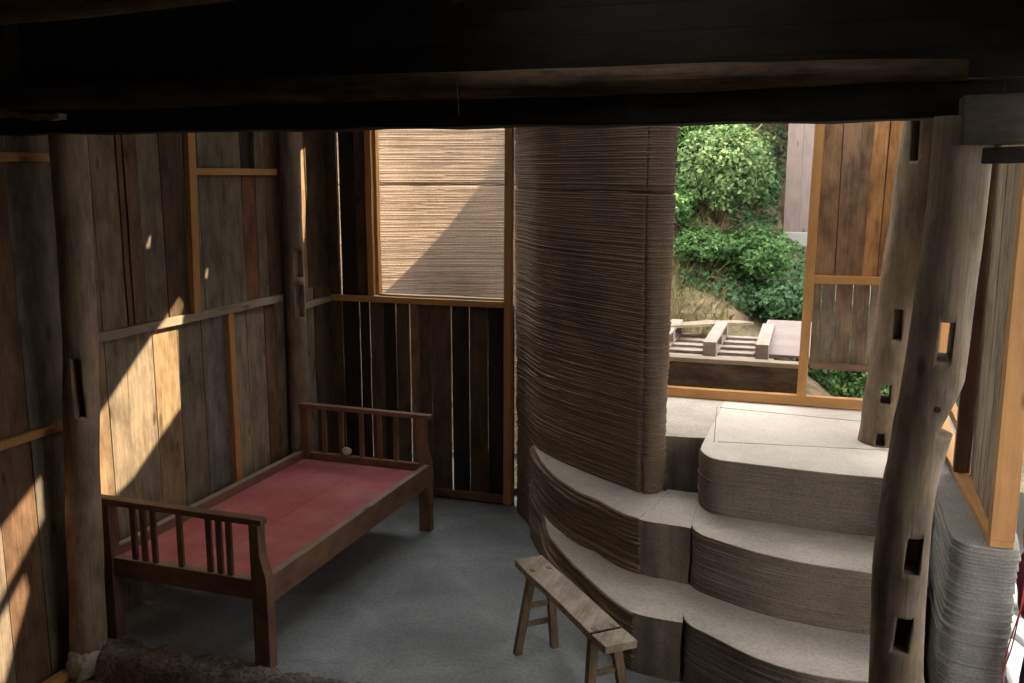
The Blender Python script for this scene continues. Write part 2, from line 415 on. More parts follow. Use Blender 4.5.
def run(mb, fn, pos, seams, tints, z0, z1, seed, gaps=None, skews=None, tops=None):
    for i in range(len(seams) - 1):
        fn(mb, pos - (0 if fn is board_x else 0), seams[i], seams[i + 1], z0, (tops or {}).get(i, z1), tints[i % len(tints)], gap=(gaps or {}).get(i, .003), seed=seed + i, skew=(skews or {}).get(i, 0))
# beyond the post: upper tier
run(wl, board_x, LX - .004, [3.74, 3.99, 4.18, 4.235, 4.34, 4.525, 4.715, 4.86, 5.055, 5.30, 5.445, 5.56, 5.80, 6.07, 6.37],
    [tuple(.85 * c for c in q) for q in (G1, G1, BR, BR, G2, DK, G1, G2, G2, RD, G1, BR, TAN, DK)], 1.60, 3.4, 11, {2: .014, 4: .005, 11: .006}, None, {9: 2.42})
wl.box(LX - .05, LX - .035, 4.12, 4.30, 1.60, 3.4, BK)
# behind, a dark backing board shows through the missing upper piece
wl.box(LX - .05, LX - .035, 5.28, 5.47, 2.3, 3.4, BK)
run(wl, board_x, LX, [3.74, 3.985, 4.14, 4.36, 4.575, 4.80, 5.03, 5.27, 5.475, 5.60, 5.78, 5.93, 6.12, 6.37],
    [TAN, PL, PL, TAN, G2, GG, PL, G1, BR, G2, BR, G2, DK], -.1, 1.60, 31, {3: .004, 6: .004})
# this side of the post
run(wl, board_x, LX, [-1.8, -1.45, -1.1, -.8, -.45, -.1, .25, .55, .9, 1.2, 1.5, 1.8, 2.1, 2.35, 2.6, 2.85, 3.02, 3.24, 3.455, 3.74],
    [G1, BR, G2, DK, TAN, BR, G2] * 2 + [BR, DK, G2, BR, (.24, .2, .15)], -.15, 3.4, 51, None, None)
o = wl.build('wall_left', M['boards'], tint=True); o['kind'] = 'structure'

# back wall boards (face toward the room at BY)
wb = MB()
T_ = .010
seams = [-3.73, -3.60, -3.45, -3.365, -3.25, -3.15, -3.033, -2.96, -2.86, -2.70, -2.555, -2.41, -2.29, -2.21]
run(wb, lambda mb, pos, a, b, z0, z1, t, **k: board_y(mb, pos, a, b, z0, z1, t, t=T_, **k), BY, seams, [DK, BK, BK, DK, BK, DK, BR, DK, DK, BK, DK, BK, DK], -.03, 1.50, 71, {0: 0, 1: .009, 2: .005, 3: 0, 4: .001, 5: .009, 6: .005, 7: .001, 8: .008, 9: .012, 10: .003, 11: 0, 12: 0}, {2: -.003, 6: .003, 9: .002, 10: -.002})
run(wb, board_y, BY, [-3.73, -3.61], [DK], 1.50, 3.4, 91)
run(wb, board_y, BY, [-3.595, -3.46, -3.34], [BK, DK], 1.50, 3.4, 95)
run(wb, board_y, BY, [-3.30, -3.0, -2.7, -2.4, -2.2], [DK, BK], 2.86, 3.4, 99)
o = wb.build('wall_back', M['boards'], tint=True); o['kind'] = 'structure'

# front and the part of the right wall beside the camera
wf = MB()
run(wf, board_y, -1.7, [-3.8 + .26 * i for i in range(5)], [DK, BR, BK], -.15, 3.4, 120)
run(wf, board_y, -1.7, [-2.76 + .26 * i for i in range(12)], [DK, BR, BK], -.15, 3.4, 120)
run(wf, board_y, -1.7, [.1 + .26 * i for i in range(6)], [DK, BR, BK], -.15, 3.4, 120)
o = wf.build('wall_front', M['boards'], tint=True); o['kind'] = 'structure'
# dark partition added above the main beam to block light and keep it black
wh = MB()
for i in range(8):
    wh.box(-3.9, 1.5, 3.605, 3.625, 2.655 + .1 * i, 2.753 + .1 * i, BK)
o = wh.build('wall_blackout', M['sootyX']); o['kind'] = 'structure'

# ------------------------------------------------------------------ battens and studs on the walls
def batten(name, p0, p1, w, h, mat, label, side=(1, 0, 0), cat='batten', n=8, wob=.0012, group=None, seed=0):
    m = MB(); m.bar(p0, p1, w, h, side, n, wob, seed=seed)
    c = (Vector(p0) + Vector(p1)) / 2
    return one(name, c, label, cat, m, mat, group, bevel=.002)
bx = LX + .017
batten('batten', (bx, 3.72, 1.585), (bx, 5.66, 1.577), .034, .048, M['greyY'], 'long pale sunlit rail across the left board wall above the bed', seed=1)
batten('batten', (bx, 2.3, 1.185), (bx, 3.72, 1.182), .034, .042, M['freshY'], 'yellowish rail low on the left wall, ending at the dark post', seed=2)
batten('batten', (bx, 2.3, 2.505), (bx, 3.70, 2.512), .034, .042, M['freshY'], 'short pale rail high on the left wall, just under the beam', seed=3)
batten('batten', (bx, 4.76, 2.443), (bx, 5.65, 2.44), .034, .042, M['freshY'], 'short pale rail between the orange stud and the second log post', seed=4)
batten('batten', (bx, 5.74, 1.475), (bx, 6.33, 1.495), .034, .044, M['greyY'], 'short grey rail in the far left corner beside the dark back wall', seed=5)
batten('batten', (LX + .02, 3.60, -.09), (LX + .02, 6.3, .05), .036, .05, M['greyY'], 'pale bottom rail along the left wall under the bed', seed=6)
batten('batten', (LX + .06, 2.4, -.10), (LX + .06, 3.50, -.10), .05, .06, M['freshY'], 'pale skirting timber at the foot of the wall in the bottom left corner', seed=16)
batten('stud', (bx, 4.735, 1.605), (bx, 4.785, 3.3), .036, .062, M['freshZ'], 'orange upright stud standing on the long rail of the left wall', cat='stud', seed=7)
batten('stud', (bx, 5.055, .05), (bx, 5.055, 1.553), .036, .055, M['freshZ'], 'thin orange upright stud below the long rail, behind the bed', cat='stud', seed=8)
# second reddish strip left of the orange stud
# window in the back wall
w1 = bpy.data.objects.new('window_1', None); COL.objects.link(w1); w1.location = (-2.77, BY, 1.5); w1['kind'] = 'structure'; ORIG['window_1'] = Vector((-2.77, BY, 1.5))
def fb(name, p0, p1, w, h, mat, side, parent, seed=0, n=6):
    m = MB(); m.bar(p0, p1, w, h, side, n, .001, seed=seed); return m.build(name, mat, parent, bevel=.002)
fb('window_frame', (-3.33, BY - .005, 1.53), (-3.33, BY - .005, 2.86), .05, .06, M['freshZ'], (1, 0, 0), w1, 1)
fb('window_frame', (-3.295, BY + .025, 1.53), (-3.295, BY + .025, 2.86), .03, .05, M['freshZ'], (1, 0, 0), w1, 2)
fb('window_frame', (-3.25, BY + .01, 2.88), (-2.26, BY + .01, 2.88), .06, .05, M['freshX'], (0, 1, 0), w1, 3)
fb('window_sill', (-3.72, BY - .018, 1.500), (-2.25, BY - .018, 1.505), .035, .045, M['freshX'], (0, 1, 0), w1, 4)
fb('window_sill', (-3.28, BY + .03, 1.528), (-2.27, BY + .03, 1.532), .07, .022, M['greyX'], (0, 1, 0), w1, 5)
batten('stud', (-2.25, BY - .02, .02), (-2.235, BY - .02, 2.95), .055, .05, M['freshZ'], 'full-height orange stud between the window and the printed concrete wall', cat='stud', seed=9)
batten('batten', (-3.7, BY - .02, .045), (-2.28, BY - .02, .05), .035, .055, M['bedX'], 'dark reddish bottom rail at the foot of the back board wall', side=(0, 1, 0), seed=10)

# ------------------------------------------------------------------ posts and beams
def mort(x0, x1, y0, y1, z0, z1, lean=0.):
    m = MB(); m.bar(((x0 + x1) / 2, (y0 + y1) / 2, z0), ((x0 + x1) / 2 + lean, (y0 + y1) / 2, z1), x1 - x0, y1 - y0, (1, 0, 0)); return m
# left post under the beam
m = MB(); m.tube([(-3.585, 3.59, -.12), (-3.565, 3.59, .4), (-3.52, 3.59, 1.1), (-3.47, 3.59, 1.8), (-3.45, 3.59, 2.65)], [.092, .086, .082, .08, .082], 28, .10, 1, sub=9)
o = one('log_post', (-3.57, 3.6, 0), 'dark round log post carrying the left end of the beam, bed foot beside it', 'post', m, M['logtan'], smooth='all')
cut(o, [mort(-3.472, -3.435, 3.4, 3.575, 1.27, 1.56), mort(-3.545, -3.525, 3.4, 3.56, 1.42, 1.58)])
m = MB(); bmx = bmesh.new(); bmesh.ops.create_icosphere(bmx, subdivisions=4, radius=1)
m.add([tuple(Vector((-3.575 + v.co.x * .10, 3.565 + v.co.y * .10, -.06 + v.co.z * .12)) * (1) + v.co * .02 * mnoise.noise(v.co * 4)) for v in bmx.verts], [tuple(v.index for v in f.verts) for f in bmx.faces]); bmx.free()
c_ = m.build('mortar_collar', M['ash'], o, smooth='all'); c_['label'] = 'crumbling pale mortar at the foot of the post'
# far left post
m = MB(); m.tube([(-3.63, 5.74, 0), (-3.625, 5.74, .8), (-3.62, 5.74, 1.6), (-3.62, 5.74, 2.4), (-3.62, 5.74, 3.3)], [.074, .072, .07, .068, .066], 28, .10, 2, sub=9)
o = one('log_post', (-3.67, 5.72, 0), 'grey log post with slots against the left wall, behind the bed head', 'post', m, M['logmid'], smooth='all')
cut(o, [mort(-3.585, -3.53, 5.66, 5.74, 1.72, 1.90), mort(-3.585, -3.53, 5.66, 5.74, 1.44, 1.66)])
# big mortised log in front of the stairs
Y0 = 3.42
prof = [(.0, .272, .10), (.35, .268, .096), (.65, .263, .092), (1.0, .249, .09), (1.3, .252, .088), (1.45, .266, .088), (1.6, .287, .095), (1.76, .307, .099), (2.06, .322, .094), (2.3, .334, .09), (2.62, .336, .09)]
m = MB(); m.tube([(x, Y0, z) for z, x, r in prof], [r for z, x, r in prof], 32, .07, 3, squash=(1, .95), sub=5)
NOTCH = MB(); NOTCH.prism([(.322, 1.58), (.50, 1.555), (.50, 1.80), (.415, 1.80)], 'Y', 3.1, 3.8)
o = one('log_post', (.27, Y0, 0), 'big leaning log post with square mortise holes in front of the stairs', 'post', m, M['logmid'], smooth='all')
cut(o, [mort(.237, .288, 3.2, 3.475, .80, .925, .008), mort(.252, .304, 3.2, 3.475, 1.085, 1.215, .008), mort(.302, .348, 3.2, 3.7, 1.835, 1.965, .004), NOTCH])
# peg sticking out of that post
m = MB(); m.tube([(.318, 3.36, 1.675), (.318, 3.325, 1.675)], .010, 10)
p = m.build('peg', M['logdark'], o); p['label'] = 'dark round wooden peg'
# pale log on the landing
m = MB(); m.tube([(.255, 5.62, .93), (.272, 5.62, 1.2), (.30, 5.62, 1.6), (.33, 5.62, 2.1), (.372, 5.62, 2.7), (.40, 5.62, 3.3)], [.122, .12, .12, .12, .118, .118], 28, .08, 5, sub=8)
o = one('log_post', (.2, 5.6, .93), 'pale slim log post standing on the landing, seen behind the big log', 'post', m, M['loglight'], smooth='all')
cut(o, [mort(.225, .27, 5.4, 5.62, .94, 1.01), mort(.232, .285, 5.4, 5.85, 1.18, 1.29), mort(.272, .318, 5.4, 5.6, 1.54, 1.71), mort(.295, .335, 5.4, 5.6, 2.5, 2.78)])
# flat inner half of that post
# main beam: squared lower timber, round upper log
m = MB(); m.bar((-3.72, 3.52, 2.672), (.45, 3.52, 2.672), .16, .115, (0, 1, 0), 24, .006, seed=4)
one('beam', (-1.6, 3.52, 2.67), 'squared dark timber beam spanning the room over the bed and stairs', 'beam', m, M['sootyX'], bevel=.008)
m = MB(); m.tube([(-3.95, 3.46, 2.772), (-3.0, 3.455, 2.765), (-2.0, 3.45, 2.77), (-1.2, 3.45, 2.765), (-.5, 3.45, 2.768), (0, 3.45, 2.772), (.335, 3.45, 2.765)], [.058, .062, .066, .062, .058, .045, .042], 22, .12, 6, squash=(1.0, .85), sub=10)
one('beam', (-1.6, 3.45, 2.77), 'brown cracked round log lying on top of the dark squared beam', 'beam', m, M['beamX'], smooth='all')
m = MB(); m.bar((.318, 3.36, 2.60), (1.5, 3.36, 2.645), .13, .15, (0, 1, 0), 10, .003, seed=8)
one('beam', (.9, 3.36, 2.6), 'thick grey beam end running off to the right from the big log', 'beam', m, wood('grey_beam', (.15, .125, .095), 'X', grain=.4, stain=.5), bevel=.006)
m = MB(); m.bar((.385, 3.40, 2.495), (1.5, 3.40, 2.53), .10, .05, (0, 1, 0), 8, .003, seed=9)
one('beam', (.9, 3.40, 2.5), 'thin black plank beneath the grey beam end on the right', 'beam', m, M['sootyX'], bevel=.004)
m = MB(); m.tube([(-3.8, 2.35, 2.952), (-2.6, 2.32, 2.965), (-1.6, 2.30, 2.985), (-.4, 2.28, 3.03), (1.3, 2.26, 3.10)], [.085, .082, .085, .08, .08], 18, .1, 8, sub=8)
one('beam', (-1.5, 2.3, 3), 'dark round loft log crossing the top left corner overhead', 'beam', m, M['beamX'], smooth='all')
# splintered board end under the beam at the left
m = MB(); m.bar((-3.70, 3.30, 2.705), (-3.19, 3.30, 2.672), .05, .022, (0, 1, 0), 22, .007, seed=3)
one('board_scrap', (-3.45, 3.3, 2.69), 'small splintered board end tucked under the beam at the far left', 'board', m, wood('splinter', (.34, .2, .13), 'X'))
# string hanging from the beam
m = MB(); m.tube([(-1.40, 3.40, 2.81), (-1.402, 3.38, 2.77), (-1.395, 3.374, 2.70), (-1.393, 3.372, 2.655)], .0022, 6)
one('string', (-1.4, 3.37, 2.7), 'thin string hanging down from the round log in the middle of the beam', 'string', m, M['stem'])

# ------------------------------------------------------------------ printed wall and stairs
room = [(-.985, 5.178), (-1.012, 5.178), (-1.022, 5.196), (-1.034, 5.198)] + spline([(-1.046, 5.188), (-1.277, 5.348), (-1.574, 5.557), (-1.80, 5.76), (-1.925, 5.93), (-2.03, 6.10), (-2.14, 6.25), (-2.185, 6.40), (-2.205, 6.70), (-2.215, 7.05), (-2.29, 7.38), (-2.50, 7.58), (-2.85, 7.60), (-3.35, 7.42), (-3.95, 7.12), (-4.9, 6.9)], 8)
outer = []
for i in range(len(room)):
    a = np.array(room[max(i - 1, 0)]); b = np.array(room[min(i + 1, len(room) - 1)]); d = (b - a) / np.linalg.norm(b - a)
    outer.append(tuple(np.array(room[i]) + .20 * np.array((d[1], -d[0]))))
capc = [(-.935, 5.21), (-.918, 5.26), (-.925, 5.32), (-.955, 5.37)]
keep = [p for p in outer if p[1] > 5.40 and p[0] < -1.0]
path = list(reversed(room)) + capc + keep
o = printed('wall_center', path, 0, 2.80, M['print'], None, lh=.0145, bulge=.0042, step=.02, jit=.002,
            calm=lambda P: np.clip((P[:, 1] - 6.3) / .5, 0, 1) * (P[:, 0] < -1.9) * .62, lean=lambda z: .024 * max(0, z - .62) / 2.1, grooves=[(2.328, .02, .008), (2.336, .012, .012)], seed=3)
o['kind'] = 'structure'

st = thing('concrete_staircase', (-.2, 5.2, 0), 'printed concrete staircase of three rounded steps up to the brightened landing', 'stairs')
landing = spline([(-.70, 5.20), (-.69, 5.12), (-.64, 5.02), (-.564, 4.969), (-.355, 4.945), (-.153, 4.928), (.042, 4.918), (.28, 4.93), (.47, 4.96)], 6) + [(.47, 6.44), (-.71, 6.44)]
t2 = spline([(-.69, 5.12), (-.685, 4.95), (-.672, 4.78), (-.62, 4.675), (-.507, 4.606), (-.303, 4.515), (-.115, 4.47), (.065, 4.455), (.25, 4.456), (.44, 4.47)], 6) + [(.44, 5.12)]
t3 = spline([(-.66, 4.72), (-.655, 4.52), (-.64, 4.37), (-.59, 4.275), (-.491, 4.205), (-.28, 4.07), (-.077, 4.002), (.087, 3.997), (.25, 4.02), (.42, 4.06)], 6) + [(.42, 4.72)]
def step(path, z, seed, name='step'):
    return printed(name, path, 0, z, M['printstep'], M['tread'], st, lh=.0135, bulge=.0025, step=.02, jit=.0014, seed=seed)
printed('landing', landing, 0, .93, M['printstep'], M['treadbright'], st, lh=.0135, bulge=.0025, step=.02, jit=.0014, seed=21); step(t2, .62, 22); step(t3, .31, 23)
# narrow ledges that curve round the foot of the printed wall
l2 = spline([(-1.96, 6.05), (-1.90, 5.83), (-1.715, 5.486), (-1.55, 5.263), (-1.381, 5.082), (-1.251, 4.993), (-1.078, 4.842), (-.947, 4.768)], 6) + [(-.86, 5.25), (-1.25, 5.55), (-1.7, 5.9)]
l3 = spline([(-1.97, 6.0), (-1.86, 5.78), (-1.775, 5.62), (-1.66, 5.36), (-1.568, 5.144), (-1.378, 4.863), (-1.155, 4.592), (-.99, 4.399), (-.879, 4.31)], 6) + [(-.79, 4.85), (-1.2, 5.25), (-1.7, 5.8)]
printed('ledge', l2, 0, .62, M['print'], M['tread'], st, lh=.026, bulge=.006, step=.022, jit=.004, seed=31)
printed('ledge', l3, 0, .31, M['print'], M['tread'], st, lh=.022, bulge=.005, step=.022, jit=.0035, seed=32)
def block(name, poly, z1, seed):
    """hand plastered block: smooth wavy faces"""
    P = resample(poly, .03); n = len(P); rows = 14; vs = []; fs = []
    for r in range(rows):
        z = z1 * r / (rows - 1)
        for k in range(n):
            d = .010 * mnoise.fractal(Vector((P[k][0] * 9, P[k][1] * 9, z * 4 + seed)), .9, 2, 4)
            vs.append((P[k][0] + d, P[k][1] + d, z))
    for r in range(rows - 1):
        for k in range(n): fs.append((r * n + k, r * n + (k + 1) % n, (r + 1) * n + (k + 1) % n, (r + 1) * n + k))
    fs.append(tuple((rows - 1) * n + k for k in range(n)))
    m = MB(); m.add(vs, fs); o = m.build(name, M['plaster'], st, smooth=True)
    o.data.materials.append(M['tread']); o.data.polygons[len(o.data.polygons) - 1].material_index = 1; return o
block('side_block', [(-.95, 4.775), (-.885, 4.75), (-.67, 4.735), (-.67, 5.3), (-.90, 5.3)], .62, 1)
block('side_block', [(-.885, 4.315), (-.78, 4.29), (-.635, 4.285), (-.66, 4.78), (-.86, 4.78)], .31, 2)
block('side_block', [(-.95, 5.335), (-.69, 5.37), (-.69, 6.44), (-1.2, 6.44), (-1.2, 5.75), (-1.0, 5.45)], .93, 3)

for a, b in (((-.62, 5.31), (.29, 5.45)), ((-.73, 6.14), (-.64, 5.30)), ((-.71, 6.12), (.2, 6.05))):
    m = MB(); m.bar((a[0], a[1], .9315), (b[0], b[1], .9315), .005, .0016, (0, 0, 1) if False else (a[1] - b[1], b[0] - a[0], 0), 10, .001); m.build('joint_line', M['plaster'], st)
# parapet on the right
par = [(.50, 5.2), (.485, 4.7), (.488, 4.3), (.495, 4.19)] + [(.53, 4.135), (.565, 4.118)] + [(.64, 4.112), (.725, 4.112), (.76, 4.13), (.775, 4.3), (.80, 5.2), (.86, 6.44), (.47, 6.44), (.49, 5.8)]
par = [(x - .03 - (.018 if x > .6 else 0), y) for x, y in par]
o = printed('wall_parapet', par, -.1, .93, M['printgrey'], M['printgrey'], lh=.016, bulge=.004, step=.02, jit=.0025, lean=lambda z: 0., shift=lambda z: .012 + .02 * z, seed=41)
o['kind'] = 'structure'
# timber frame of the right-hand opening
w2 = bpy.data.objects.new('window_2', None); COL.objects.link(w2); w2.location = (.65, 5, .93); w2['kind'] = 'structure'; ORIG['window_2'] = Vector((.65, 5, .93))
m = MB(); wav = [(.545, 6.3), (.545, 5.9)]
inner = [(.548, 6.3), (.56, 5.6), (.585, 5.05), (.605, 4.6), (.63, 4.125)]
outerp = [(.72, 4.125), (.715, 4.3), (.705, 4.42), (.70, 4.55), (.69, 4.7), (.68, 4.9), (.66, 5.2), (.65, 6.3)]
m.prism(inner + outerp, 'Z', .932, .962); m.build('window_sill', M['freshY'], w2, bevel=.003)
batten('post_timber', (.675, 4.165, .963), (.675, 4.165, 3.4), .092, .085, M['freshZ'], 'fresh yellow square post at the near end of the right-hand opening', cat='post', seed=12)
fb('window_frame', (.615, 5.07, .963), (.615, 5.07, 3.3), .075, .05, M['bedZ'], (1, 0, 0), w2, 3)
fb('window_frame', (.615, 6.28, .963), (.615, 6.28, 3.3), .07, .05, M['freshZ'], (1, 0, 0), w2, 4)
fb('window_frame', (.605, 5.09, 1.17), (.60, 6.26, 1.16), .04, .05, M['freshY'], (1, 0, 0), w2, 5)
wr = MB()
run(wr, lambda mb, pos, a, b, z0, z1, t, **k: board_x(mb, pos, a, b, z0, z1, t, t=.03, **k), .685, [4.22, 4.36, 4.52, 4.70, 4.87, 5.04], [(.55, .44, .31), PL, (.5, .4, .29), PL, PL], .963, 3.4, 140, {1: .02, 3: .012})
run(wr, board_x, .70, [3.9 - 6, -1.75, -1.5, -1.25, -1.0, -.75, -.5, -.25, 0, .25, .5, .75, 1.0, 1.25], [DK, BR, G2], -.15, 3.4, 160)
run(wr, board_x, .72, [1.25, 1.5, 1.75, 2.0, 2.3, 2.6, 2.9], [DK, BK], -.15, 3.4, 180)
run(wr, board_x, .72, [2.9, 3.5, 4.12], [BK], 2.75, 3.4, 184)
run(wr, board_x, .66, [5.10, 5.33, 5.55, 5.80, 6.02, 6.25], [DK, BR, OB_, BR, DK], 1.80, 3.4, 190)
o = wr.build('wall_right', M['boards'], tint=True); o['kind'] = 'structure'

# opening in the back wall with its framing and boards
d1 = bpy.data.objects.new('door_1', None); COL.objects.link(d1); d1.location = (-.4, BY, .93); d1['kind'] = 'structure'; ORIG['door_1'] = Vector((-.4, BY, .93))
fb('door_frame', (-1.16, BY, .963), (.50, BY, .975), .06, .062, M['freshX'], (0, 1, 0), d1, 11)
fb('door_frame', (-.215, BY, 1.0), (-.184, BY, 3.4), .058, .06, M['freshZ'], (1, 0, 0), d1, 12)
fb('door_frame', (-.175, BY + .005, 1.765), (.50, BY + .005, 1.77), .05, .05, M['freshX'], (0, 1, 0), d1, 13)
fb('door_frame', (-.175, BY + .01, 1.205), (.50, BY + .01, 1.205), .04, .04, M['bedX'], (0, 1, 0), d1, 14)
fb('door_frame', (-1.15, BY, 3.42), (.6, BY, 3.42), .05, .05, M['freshX'], (0, 1, 0), d1, 15)
wp = MB()
OR = (.60, .30, .12); OB = (.40, .235, .125)
run(wp, board_y, BY + .03, [-.18, -.055, .06, .13, .235, .33, .46, .66], [OB, (.36, .22, .13), (.40, .24, .135), OR, OR, OB, OB], 1.78, 3.4, 200, {0: -.002, 1: .005, 2: -.002, 3: .014, 4: -.002, 5: -.002}, {2: -.01, 3: -.03, 4: -.035})
wp.box(-.17, .66, BY + .075, BY + .09, 1.78, 3.4, BK)
run(wp, board_y, BY + .03, [-.18, -.125, -.04, .065, .165, .27, .38, .5, .62], [G1, G2, (.30, .2, .13), (.33, .22, .14), G1, PL, G2], 1.20, 1.765, 220, {0: .005, 2: .004, 4: .006})
o = wp.build('wall_panel', M['boards'], d1, tint=True)
# log inner face: dark flat board between the two posts
# ------------------------------------------------------------------ bed
bed = thing('bed', (-3.09, 4.72, 0), 'old low wooden bed with slatted ends and a red board base', 'bed')
def bp(name, fn, mat, parent=bed, bevel=.004, label=None, **k):
    m = MB(); fn(m); o = m.build(name, mat, parent, bevel=bevel, **k)
    if label: o['label'] = label
    return o
def foot_post(xa, xb, mirror, y, h, zt):
    # wide leg below, narrow above with a curved shoulder
    s = -1 if mirror else 1; x0 = xb if mirror else xa; w = abs(xb - xa)
    pr = [(0, 0), (w, 0), (w, .44), (w * .96, .49), (w * .72, .56), (w * .62, .60), (w * .58, zt), (0, zt)]
    return [(x0 + s * u, z) for u, z in pr]
bp('leg', lambda m: m.prism(foot_post(-2.665, -2.575, False, 3.75, 0, .755), 'Y', 3.72, 3.785), M['bedZ'])
bp('leg', lambda m: m.prism(foot_post(-3.605, -3.515, True, 3.75, 0, .755), 'Y', 3.72, 3.785), M['bedZ'])
bp('leg', lambda m: m.prism(foot_post(-2.665, -2.58, False, 5.7, 0, .80), 'Y', 5.67, 5.73), M['bedZ'])
bp('leg', lambda m: m.prism(foot_post(-3.605, -3.52, True, 5.7, 0, .80), 'Y', 5.67, 5.73), M['bedZ'])
bp('top_rail', lambda m: m.bar((-3.64, 3.752, .765), (-2.595, 3.752, .765), .06, .032, (0, 1, 0), 6, .001), M['bedX'])
bp('top_rail', lambda m: m.bar((-3.61, 5.70, .812), (-2.575, 5.70, .808), .055, .03, (0, 1, 0), 6, .001), M['bedX'])
bp('end_rail', lambda m: m.box(-3.52, -2.66, 3.735, 3.775, .355, .455), M['bedX'])
bp('end_rail', lambda m: m.box(-3.52, -2.66, 5.68, 5.72, .40, .475), M['bedX'])
bp('side_rail', lambda m: m.box(-2.615, -2.58, 3.785, 5.67, .335, .475), M['bedY'])
bp('side_rail', lambda m: m.box(-3.60, -3.565, 3.785, 5.67, .335, .475), M['bedY'])
for xa in (-2.615, -3.60):
    bp('rail_edge', lambda m: m.box(xa - .002, xa + .037, 3.786, 5.669, .475, .482), M['greyY'], bevel=.002, label='worn greyish top edge of the side rail')
bp('rail_edge', lambda m: m.box(-3.52, -2.66, 3.733, 3.777, .455, .460), M['greyX'], bevel=.001, label='worn greyish top edge of the end rail')
for x in (-3.388, -3.325, -3.261, -3.099, -2.923, -2.863, -2.804):
    bp('slat', lambda m: m.box(x - .015, x + .015, 3.745, 3.765, .45, .755), M['bedZ'], bevel=.002)
for x in (-3.401, -3.265, -3.107, -2.967, -2.844):
    bp('slat', lambda m: m.box(x - .016, x + .016, 5.69, 5.71, .47, .80), M['bedZ'], bevel=.002)
def base(m):
    xs = [-3.562, -3.33, -3.06, -2.80, -2.618]
    for i in range(4): m.box(xs[i] + .001, xs[i + 1] - .001, 3.78, 5.672, .395, .425 + .001 * (i % 2))
bp('bed_base', base, M['red'], bevel=.0015, label='red painted bed boards')
for y in (4.0, 4.7, 5.4): bp('cross_bar', lambda m: m.box(-3.57, -2.61, y - .03, y + .03, .355, .395), M['bedX'])
m = MB(); bmx = bmesh.new(); bmesh.ops.create_icosphere(bmx, subdivisions=3, radius=.032)
m.add([(v.co.x * 1.15 - 3.225, v.co.y + 5.765 - .02, v.co.z * .95 + .44 + .008 * mnoise.noise(v.co * 40)) for v in bmx.verts], [tuple(v.index for v in f.verts) for f in bmx.faces])
bmx.free()
# cord knob lying behind the slatted bed head
m2 = MB(); m2.v = [(x, y - .05, z + .065) for x, y, z in m.v]; m2.f = m.f; m2.t = m.t
one('pale_lump', (-3.225, 5.7, .5), 'small pale round lump sitting on the rail of the bed head', 'stone', m2, M['ash'], smooth='all')

# ------------------------------------------------------------------ bench
A = Vector((-1.462, 4.43, .47)); B = Vector((-.80, 3.69, .47)); D = (B - A).normalized(); S = Vector((-D.y, D.x, 0)); 
if S.x < 0: S = -S
bench = thing('bench', tuple(((A + B) / 2).to_2d()) + (0,), 'narrow wooden trestle bench standing on the grey floor beside the printed steps', 'bench')
m = MB(); m.bar(A - Vector((0, 0, .018)), B - Vector((0, 0, .018)), .155, .036, S, 12, .0015, seed=2)
seat = m.build('seat', wood('bench_seat_wood', (.62, .51, .39), 'Y', var=.02, grain=.5, stain=.5), bench, bevel=.004)
# end batten let into the near end
m = MB(); m.bar(B - D * .13 + Vector((0, 0, .0005)) - S * .077, B - D * .13 + Vector((0, 0, .0005)) + S * .077, .012, .006, D, 1); m.build('seam', M['logdark'], seat)
for t, k in ((.16, -1), (.84, 1)):
    C = A.lerp(B, t); tops = []
    for s in (-1, 1):
        top = C + S * (s * .05) - Vector((0, 0, .03)); ft = C + D * (k * .055) + S * (s * .105); ft.z = 0
        m = MB(); m.bar(ft, top, .042, .034, S, 1, 0, taper=1.05); m.build('leg', M['benchZ'], bench, bevel=.004); tops.append((ft, top))
        # tenon showing through the seat
        q = C + S * (s * .045); m = MB(); m.bar(q + Vector((0, 0, -.02)), q + Vector((0, 0, .0012)), .022, .03, S, 1); m.build('tenon', M['logmid'], seat)
    for h in (.38, .62):
        a = tops[0][0].lerp(tops[0][1], h); b = tops[1][0].lerp(tops[1][1], h)
        m = MB(); m.bar(a, b, .026, .02, (0, 0, 1), 1); m.build('stretcher', M['benchX'], bench, bevel=.002)

# ------------------------------------------------------------------ outside
def terrain(x, y):
    bank = max(0, y - 8.1 - .25 * math.sin(x * 1.3))
    h = -.05
    w = 1 / (1 + math.exp((x - .15) * 5)); p = 1 / (1 + math.exp(-(x + 2.0) * 6)); 
    h = 1.0 * w + .35 * (1 - w)
    h = h * p + (-.1) * (1 - p) if y < 7.9 else h * max(p, min(1, (y - 7.9) * 2)) + (-.1) * (1 - max(p, min(1, (y - 7.9) * 2)))
    L = 1 / (1 + math.exp((x + .95) * 5))
    left = 1.05 * bank if bank < 1.2 else 1.26 + .8 * (bank - 1.2)
    right = .32 * bank if bank < 2.1 else .67 + 1.3 * (bank - 2.1)
    return h + left * L + right * (1 - L)
rough_plane('terrain', -9, 2.2, 6.62, 17, 0, .10, 1.1, M['soil'], 110, f=terrain)
rough_plane('yard', .75, 12, -6, 10, -.03, .01, 1, M['yard'], 30)
rough_plane('yard_left', -12, -3.9, -6, 12, -.2, .02, 1, M['yard'], 20)
rough_plane('yard_back', -3.95, .3, 6.5, 7.9, -.06, .01, 1, M['yard'], 20)

